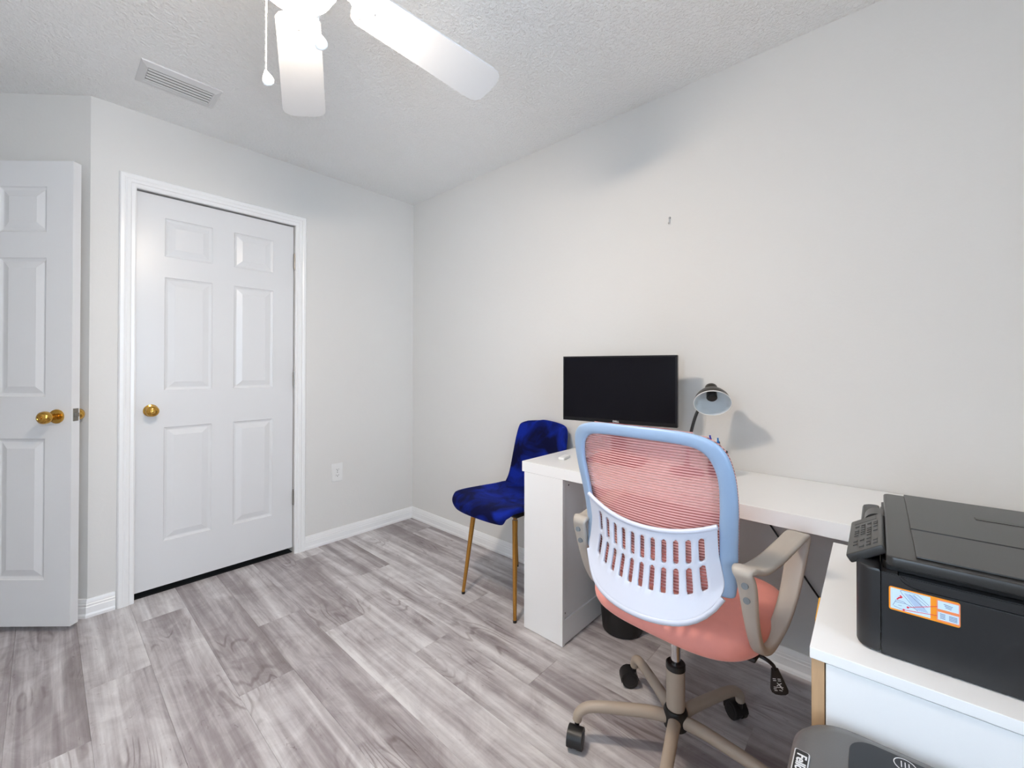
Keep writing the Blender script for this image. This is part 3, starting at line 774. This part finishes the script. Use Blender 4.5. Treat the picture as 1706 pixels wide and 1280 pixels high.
bm = BM(); rg = [[mt @ Vector((r*math.cos(2*PI*k/40), r*math.sin(2*PI*k/40), z)) for k in range(40)] for r, z in ((RR-.0015, .0), (RR+.0012, -.001), (RR+.0012, .002), (RR-.001, .002))]
ring_loft(bm, rg, cap0=False, cap1=False, close_v=True); obj('shade_rim', bm, M['lamprim'], shd, 40)
bm = BM(); lathe(bm, [(0, -.0545), (.0185, -.0545), (.0195, -.030), (.0165, -.026), (.012, -.030), (0, -.032)], 24, mt); obj('lamp_socket', bm, M['black'], shd)
bm = BM()
bk = mt @ Vector((0, 0, -.075))
tube(bm, [Vector(p)-lb for p in ((1.735, .618, .789), (1.737, .612, .85), (1.740, .602, .915), (1.747, .586, .98), (1.765, .566, 1.035), (1.788, .550, 1.072))]+[bk+Vector((.012, .006, -.006)), bk], .0062, 12, 6)
obj('gooseneck', bm, M['black'], lamp)

# ================================================================== PEN CUP + PENS
PC = Vector((1.768, .511, DT+.0008))
bm = BM(); lathe(bm, [(0, 0), (.034, 0), (.035, .003), (.035, .098), (.033, .098), (.033, .004), (0, .004)], 28)
cup = obj('pen_cup', bm, M['black'], loc=PC); tag(cup, 'black pen cup on the desk beside the lamp', 'pen cup')
def pen(label, m, foot, head, clip):
    f_, h_ = Vector(foot), Vector(head); d = (h_-f_)
    t = thing('pen', label, 'pen', PC+f_, 0, 'pens in the cup')
    q = d.to_track_quat('Z', 'Y').to_matrix().to_4x4(); L = d.length
    bm = BM(); lathe(bm, [(0, 0), (.0015, .004), (.0042, .018), (.0046, .03), (.0046, L-.012), (.003, L-.010), (.003, L), (0, L)], 12, q); obj('barrel', bm, m, t)
    bm = BM(); box(bm, .0046, .0068, -.0018, .0018, L-.055, L-.014, .0006); bm.transform(q); obj('clip', bm, clip, t)
pen('deep blue pen standing in the cup, nearer the lamp', M['pen_blue'], (-.010, .006, .0105), (-.018, .024, .158), M['pen_blue'])
pen('light blue pen with a dark tip, right of the deep blue pen', M['pen_light'], (.006, -.008, .0105), (-.014, -.004, .150), M['black'])

# small white case on the desk
bm = BM(); prism(bm, rrect(.075, .032, .006, 4), 0, .012, .003)
ws = obj('charger_case', bm, M['white_plastic'], loc=(1.62, 1.135, DT+.0006), rot=(0, 0, R(12))); tag(ws, 'small white plastic case lying near the desk end', 'case')

# ================================================================== WASTE BIN
bm = BM(); lathe(bm, [(0, 0), (.082, 0), (.088, .006), (.112, .265), (.118, .268), (.118, .276), (.108, .276), (.085, .010), (0, .008)], 40)
wb = obj('waste_basket', bm, M['black'], loc=(1.745, .905, .0008)); tag(wb, 'black round waste basket under the desk', 'waste basket')

# ================================================================== POWER CORD
bm = BM(); tube(bm, [(1.926, .40, .60), (1.926, .33, .50), (1.926, .256, .388), (1.926, .205, .315), (1.926, .12, .20), (1.926, .0, .14), (1.926, -.15, .11), (1.926, -.4, .10)], .0035, 8, 5)
pc = obj('hanging_cable', bm, M['black']); tag(pc, 'thin black cable hanging down the wall under the desk', 'cable')

# ================================================================== BLUE CHAIR
bc = thing('dining_chair', 'blue velvet side chair with gold legs by the desk end', 'chair', (1.660, 1.466, 0), PI-R(1))
prof = [(.262, .468, .155), (.270, .478, .185), (.255, .489, .212), (.20, .492, .224), (.10, .486, .227), (.0, .480, .222), (-.08, .479, .210), (-.135, .492, .202), (-.170, .528, .195), (-.192, .590, .190), (-.212, .670, .188), (-.232, .750, .185), (-.248, .810, .180), (-.256, .842, .172), (-.260, .860, .155), (-.262, .868, .122)]
cp = catmull(prof, 2)
bm = BM(); nu = 12; rows = []
for i, (x, z, hw) in enumerate(cp):
    tpar = i/(len(cp)-1); row = []
    for j in range(nu+1):
        u = -1+2*j/nu; y = hw*u
        curl = .016*abs(u)**3
        if tpar < .45: p = Vector((x-(.012*u*u if tpar < .15 else 0), y, z+curl*(1 if tpar > .12 else .4)))
        else: p = Vector((x+.030*u*u, y, z-.008*u*u))
        row.append(bm.verts.new(p))
    rows.append(row)
for i in range(len(rows)-1):
    for j in range(nu): bm.faces.new((rows[i][j], rows[i][j+1], rows[i+1][j+1], rows[i+1][j]))
obj('seat_shell', bm, M['velvet'], bc, 60, [('SOLIDIFY', dict(thickness=.028, offset=-1)), ('SUBSURF', dict(levels=1, render_levels=2))])
bm = BM(); box(bm, -.10, .12, -.11, .11, .434, .444, .002)
o = obj('seat_bracket', bm, M['black'], bc)
for sx, sy in ((1, 1), (1, -1), (-1, 1), (-1, -1)):
    tp = Vector((.165 if sx > 0 else -.135, sy*.142, .448)); ft = Vector((.207 if sx > 0 else -.205, sy*.181, .012))
    bm = BM(); cyl(bm, ft, tp, .0085, .0135, 18); lg = obj('leg', bm, M['gold'], bc)
    bm = BM(); d = (ft-tp).normalized(); cyl(bm, (ft.x, ft.y, .0008), ft, .0088, .0092, 16); obj('foot_cap', bm, M['black'], lg)

# ================================================================== OFFICE CHAIR
oc = thing('office_chair', 'pink mesh office chair with grey plastic back and beige base', 'office chair', (1.274, .487, 0), R(-4))
YC = -.008      # the seat is centred here
def xprof(z):
    pts = [(.50, -.262), (.55, -.246), (.60, -.226), (.65, -.214), (.70, -.208), (.76, -.210), (.82, -.217), (.90, -.230), (1.0, -.247), (1.06, -.258)]
    for (a, xa), (b, xb) in zip(pts, pts[1:]):
        if z <= b:
            t = (z-a)/(b-a); return xa+(xb-xa)*t
    return pts[-1][1]
def surf(y, z, off=0):  # y relative to the chair's middle
    k = 1.45-1.05*max(0, min(1, (z-.62)/.38))          # the sides wrap forward more towards the seat
    return Vector((xprof(z)+k*y*y+off, y+YC, z))
half = [((0, 1.017), (0, .984)), ((.10, 1.016), (.09, .983)), ((.156, 1.010), (.142, .978)), ((.193, .996), (.168, .964)), ((.215, .968), (.183, .938)), ((.225, .920), (.190, .900)), ((.226, .86), (.188, .845)), ((.222, .80), (.183, .79)), ((.217, .73), (.180, .73)), ((.215, .66), (.178, .66)), ((.211, .618), (.176, .622))]
oh = catmull([(a[0], a[1], 0) for a, b in half], 4); ih = catmull([(b[0], b[1], 0) for a, b in half], 4)
O = [(-p.x, p.y) for p in reversed(oh)]+[(p.x, p.y) for p in oh[1:]]
I = [(-p.x, p.y) for p in reversed(ih)]+[(p.x, p.y) for p in ih[1:]]
bm = BM(); rings = []
SECT = [(0, .008), (.0, -.004), (.12, -.0085), (.5, -.0105), (.88, -.0085), (1, -.004), (1, .009), (.5, .010)]
for (oy, oz), (iy, iz_) in zip(O, I):
    rg = []
    for s, d in SECT:
        y = oy+(iy-oy)*s; z = oz+(iz_-oz)*s; rg.append(surf(y, z, d))
    rings.append(rg)
ring_loft(bm, rings)
obj('back_frame', bm, M['frame'], oc, 50, [('SUBSURF', dict(levels=1, render_levels=1))])
# slotted lumbar panel
NC = 11
cols = [-1.0, -.91]
for k in range(NC):
    c = -.81+1.57*k/(NC-1); cols += [c-.034, c+.034]
cols += [.89, 1.0]
vrow = [0, .06, .11, .40, .455, .74, .87, 1.0]
HW = [(0, .184), (.2, .180), (.45, .181), (.7, .189), (.87, .194), (1.01, .190)]
def ppt(u, v):
    zt = .752+.040*abs(u)**2.2; zb = .546+.028*u*u+.052*abs(u)**6
    z = zt+(zb-zt)*v
    for (va, ha), (vb, hb) in zip(HW, HW[1:]):
        if va <= v <= vb: hw = ha+(hb-ha)*(v-va)/(vb-va)
    y = u*hw
    return surf(y, z, -.0065-.006*(1-v)**3-.010*max(0, v-.78)/.22)
bm = BM(); g = [[bm.verts.new(ppt(u, v)) for u in cols] for v in vrow]
for i in range(len(vrow)-1):
    for j in range(len(cols)-1):
        slot = j >= 2 and j % 2 == 0 and j < len(cols)-2 and i in (2, 4)
        if slot: continue
        bm.faces.new((g[i][j], g[i][j+1], g[i+1][j+1], g[i+1][j]))
obj('lumbar_panel', bm, M['panel'], oc, 60, [('SOLIDIFY', dict(thickness=.007, offset=0)), ('BEVEL', dict(width=.0016, segments=2, limit_method='ANGLE', angle_limit=R(50))), ('SUBSURF', dict(levels=1, render_levels=1))])
bm = BM()
tube(bm, [ppt(-1+2*k/24, 0)+Vector((-.001, 0, 0)) for k in range(25)], .0062, 10)
tube(bm, [ppt(-1+2*k/24, 1)+Vector((.003, 0, -.004)) for k in range(25)], .0085, 10)
obj('lumbar_rim', bm, M['panel'], oc, 60)
# see-through mesh cloth in front of the frame
oh2 = [(p.x*.985, .79+(p.y-.79)*.999) for p in oh]
bm = BM(); rows = []
NZ = 34
def outw(z):
    for (xa, za), (xb, zb) in zip(oh2, oh2[1:]):
        if zb <= z <= za:
            w = xa+(xb-xa)*((za-z)/(za-zb+1e-9)); return w-max(0, .69-z)*.75
    return .18 if z < .7 else 0.02
z_hi, z_lo = oh2[0][1]-.0005, .602
for i in range(NZ+1):
    z = z_hi-(z_hi-z_lo)*i/NZ; hw = max(outw(z), .05 if i == 0 else .02)
    rows.append([bm.verts.new(surf(hw*(-1+2*j/20), z, .0145)) for j in range(21)])
for i in range(NZ):
    for j in range(20): bm.faces.new((rows[i][j], rows[i][j+1], rows[i+1][j+1], rows[i+1][j]))
obj('back_mesh', bm, M['meshfab'], oc, 60)
bm = BM(); z = z_hi-.004; 
while z > z_lo:
    hw = outw(z)*1.003; hh = .0016
    a = [bm.verts.new(surf(hw*(-1+2*j/16), z-hh, .0133)) for j in range(17)]; b_ = [bm.verts.new(surf(hw*(-1+2*j/16), z+hh, .0133)) for j in range(17)]
    for j in range(16): bm.faces.new((a[j], a[j+1], b_[j+1], b_[j]))
    z -= .0072
o = obj('mesh_threads', bm, M['thread'], oc, 0, [('SOLIDIFY', dict(thickness=.0012, offset=0))]); o['kind'] = 'stuff'
# seat cushion
bm = BM(); rings = []
def seat_ring(ins, z, dz=0):
    pts = []
    for k in range(48):
        a = 2*PI*k/48; ca, sa = math.cos(a), math.sin(a); e = 2/3.4
        x = .055+(.235-ins)*abs(ca)**e*(1 if ca > 0 else -1); y = (.247-ins)*abs(sa)**e*(1 if sa > 0 else -1)
        zz = z+dz*(.010*(y/.247)**2) - .018*max(0, (x-.20)/.1)**2
        pts.append(Vector((x, y+YC, zz)))
    return pts
for ins, z, dz in ((.09, .437, 0), (.035, .436, 0), (.012, .442, 0), (.001, .456, .5), (0, .474, 1), (.006, .492, 1), (.022, .506, 1), (.05, .513, 1), (.10, .515, .8), (.16, .513, .4), (.21, .511, 0)):
    rings.append(seat_ring(ins, z, dz))
ring_loft(bm, rings); obj('seat', bm, M['seatpink'], oc, 70, [('SUBSURF', dict(levels=1, render_levels=1))])
bm = BM(); box(bm, -.09, .15, -.10+YC, .10+YC, .395, .435, .008); box(bm, -.06, .02, -.225+YC, .225+YC, .424, .436, .004); obj('seat_plate', bm, M['black'], oc)
# arms: a flat band bent into a closed loop
def arm(s):
    # (x, y offset outward, z, half width, half thickness)
    pts = [(-.187, .235, .700, .022, .008), (-.174, .238, .7045, .026, .008), (-.135, .248, .694, .027, .008), (-.06, .261, .699, .027, .0075), (.03, .272, .711, .027, .0075), (.095, .277, .718, .027, .007), (.128, .278, .713, .027, .007),
           (.137, .276, .690, .026, .0075), (.120, .271, .635, .025, .009), (.092, .265, .568, .023, .010), (.052, .257, .512, .021, .011), (.005, .249, .480, .019, .011), (-.045, .244, .468, .017, .011), (-.090, .242, .486, .015, .011), (-.124, .242, .530, .015, .0105), (-.150, .242, .590, .017, .010), (-.168, .242, .650, .020, .010), (-.180, .240, .682, .021, .009)]
    C = catmull([p[:3] for p in pts], 4, True); Wd = catmull([(p[3], p[4], 0) for p in pts], 4, True); n = len(C)
    bm = BM(); rings = []
    for i in range(n):
        d = (C[(i+1) % n]-C[i-1]); d = Vector((d.x, 0, d.z)).normalized(); nn = Vector((-d.z, 0, d.x))
        w, t = Wd[i].x, Wd[i].y; rg = []
        for k in range(12):
            a = 2*PI*k/12; ca, sa = math.cos(a), math.sin(a)
            cy = w*math.copysign(abs(ca)**.55, ca); ct = t*math.copysign(abs(sa)**.55, sa)
            p = C[i]+Vector((0, cy, 0))+nn*ct
            rg.append(Vector((p.x, YC+s*p.y-(.012 if s > 0 else 0), p.z)))
        rings.append(rg)
    ring_loft(bm, rings, close_v=True)
    return bm
for s in (1, -1):
    a = obj('armrest', arm(s), M['beige_arm'], oc, 60)
    for z, x in ((.672, -.1895), (.634, -.1770)):
        bm = BM(); yb = YC+s*.241-(.012 if s > 0 else 0); cyl(bm, (x-.0012, yb, z), (x+.006, yb, z-.001), .0074, n=16)
        b = obj('bolt_cover', bm, M['bolt'], a); b['label'] = 'round grey bolt cover'
# lift lever
bm = BM(); tube(bm, [(.0, -.06, .425), (-.01, -.16, .425), (-.018, -.236, .425), (-.008, -.256, .412), (.012, -.257, .392), (.018, -.256, .384)], .0048, 10, 5)
lv = obj('lift_lever', bm, M['black'], oc)
p0, p1 = Vector((.017, -.256, .388)), Vector((.034, -.264, .322))
dl = (p1-p0).normalized(); nrm = Vector((-.80, -.22, .50)); nrm = (nrm-dl*nrm.dot(dl)).normalized(); side = dl.cross(nrm)
mt = Matrix((side, dl, nrm)).transposed().to_4x4(); mt = Matrix.Translation(p0) @ mt
Lp = (p1-p0).length
bm = BM(); prism(bm, [(-.008, 0), (.008, 0), (.015, Lp*.45), (.0205, Lp*.85), (.019, Lp*.97), (.012, Lp*1.06), (0, Lp*1.08), (-.012, Lp*1.06), (-.019, Lp*.97), (-.0205, Lp*.85), (-.015, Lp*.45)], -.004, .004, .0015); bm.transform(mt)
pd = obj('lever_paddle', bm, M['black'], lv, 30)
bm = BM()
for sgn in (-1, 1):
    zz = .0043*sgn
    for (a, b) in (((-.008, .026), (-.001, .026)), ((-.008, .031), (-.001, .031)), ((.003, .026), (.010, .026)), ((.003, .031), (.010, .031)), ((-.008, .038), (.004, .046)), ((.002, .037), (-.006, .048)), ((-.010, .050), (.012, .050)), ((-.008, .056), (-.002, .044)), ((.006, .055), (.013, .055)), ((-.006, .060), (.001, .058)), ((.005, .060), (.012, .060))):
        p, q_ = Vector((*a, zz)), Vector((*b, zz)); d = (q_-p).normalized(); nn = Vector((-d.y, d.x, 0))*.0009
        vs = [bm.verts.new(mt @ v) for v in (p+nn, q_+nn, q_-nn, p-nn)]; vs2 = [bm.verts.new(mt @ (v-Vector((0, 0, .0002*sgn)))) for v in (p+nn, q_+nn, q_-nn, p-nn)]
        bm.faces.new(vs); bm.faces.new(vs2[::-1])
        for i in range(4): bm.faces.new((vs[i], vs2[i], vs2[(i+1) % 4], vs[(i+1) % 4]))
o = obj('lever_symbols', bm, M['whiteprint'], pd, 0)
# column, hub, star base
bm = BM(); cyl(bm, (0, 0, .26), (0, 0, .395), .0138, n=24); o = obj('gas_lift', bm, M['steel'], oc); o['label'] = 'chrome gas lift rod'
bm = BM(); lathe(bm, [(.0145, .285), (.024, .286), (.0275, .283), (.028, .268), (.0145, .266)], 28); obj('collar', bm, M['black'], oc)
bm = BM(); lathe(bm, [(.0, .150), (.0255, .150), (.0265, .155), (.0265, .266), (.0, .266)], 28); obj('column_sleeve', bm, M['beige'], oc)
bm = BM(); lathe(bm, [(0, .088), (.022, .088), (.034, .098), (.0345, .140), (.030, .1495), (0, .1495)], 30)
lathe(bm, [(0, .078), (.012, .078), (.013, .088), (0, .088)], 20); obj('hub', bm, M['black'], oc)
def leg_parts(a):
    c, s = math.cos(a), math.sin(a); Q = lambda r, z: (r*c, r*s, z)
    bm = BM(); tube(bm, [Q(.030, .122), Q(.08, .126), (Q(.15, .124)), Q(.22, .120), Q(.262, .112), Q(.286, .092), Q(.292, .070)], .0175, 14, 4, lambda t: .0180-.004*t)
    lg = obj('leg', bm, M['beige'], oc, 60)
    # caster: stem, hood and two wheels, trailing sideways
    th = a+R(78); tr = Vector((math.cos(th), math.sin(th), 0)); axl = Vector((-tr.y, tr.x, 0)); base = Vector(Q(.292, 0))
    wc = base+tr*.019+Vector((0, 0, .0292))
    bm = BM(); cyl(bm, base+Vector((0, 0, .046)), base+Vector((0, 0, .080)), .0075, n=12)
    cyl(bm, wc-axl*.0062, wc+axl*.0062, .0262, n=24)
    rg = []
    for k in range(9):
        an = R(-15+k*24); d = tr*math.cos(an)*-1*-1+Vector((0, 0, math.sin(an)))
        rg.append([wc+d*.0294-axl*.023, wc+d*.0294+axl*.023, wc+d*.0318+axl*.0225, wc+d*.0318-axl*.0225])
    ring_loft(bm, rg)
    cs = obj('caster', bm, M['black'], lg, 40)
    for sg in (-1, 1):
        bm = BM(); cyl(bm, wc+axl*sg*.0075, wc+axl*sg*.0225, .0282, n=28); cyl(bm, wc+axl*sg*.0225, wc+axl*sg*.0245, .021, .017, n=24)
        bmesh.ops.translate(bm, verts=bm.verts[:], vec=(0, 0, 0)); w = obj('wheel', bm, M['black'], lg, 40)
for k in range(5): leg_parts(R(126-72*k))
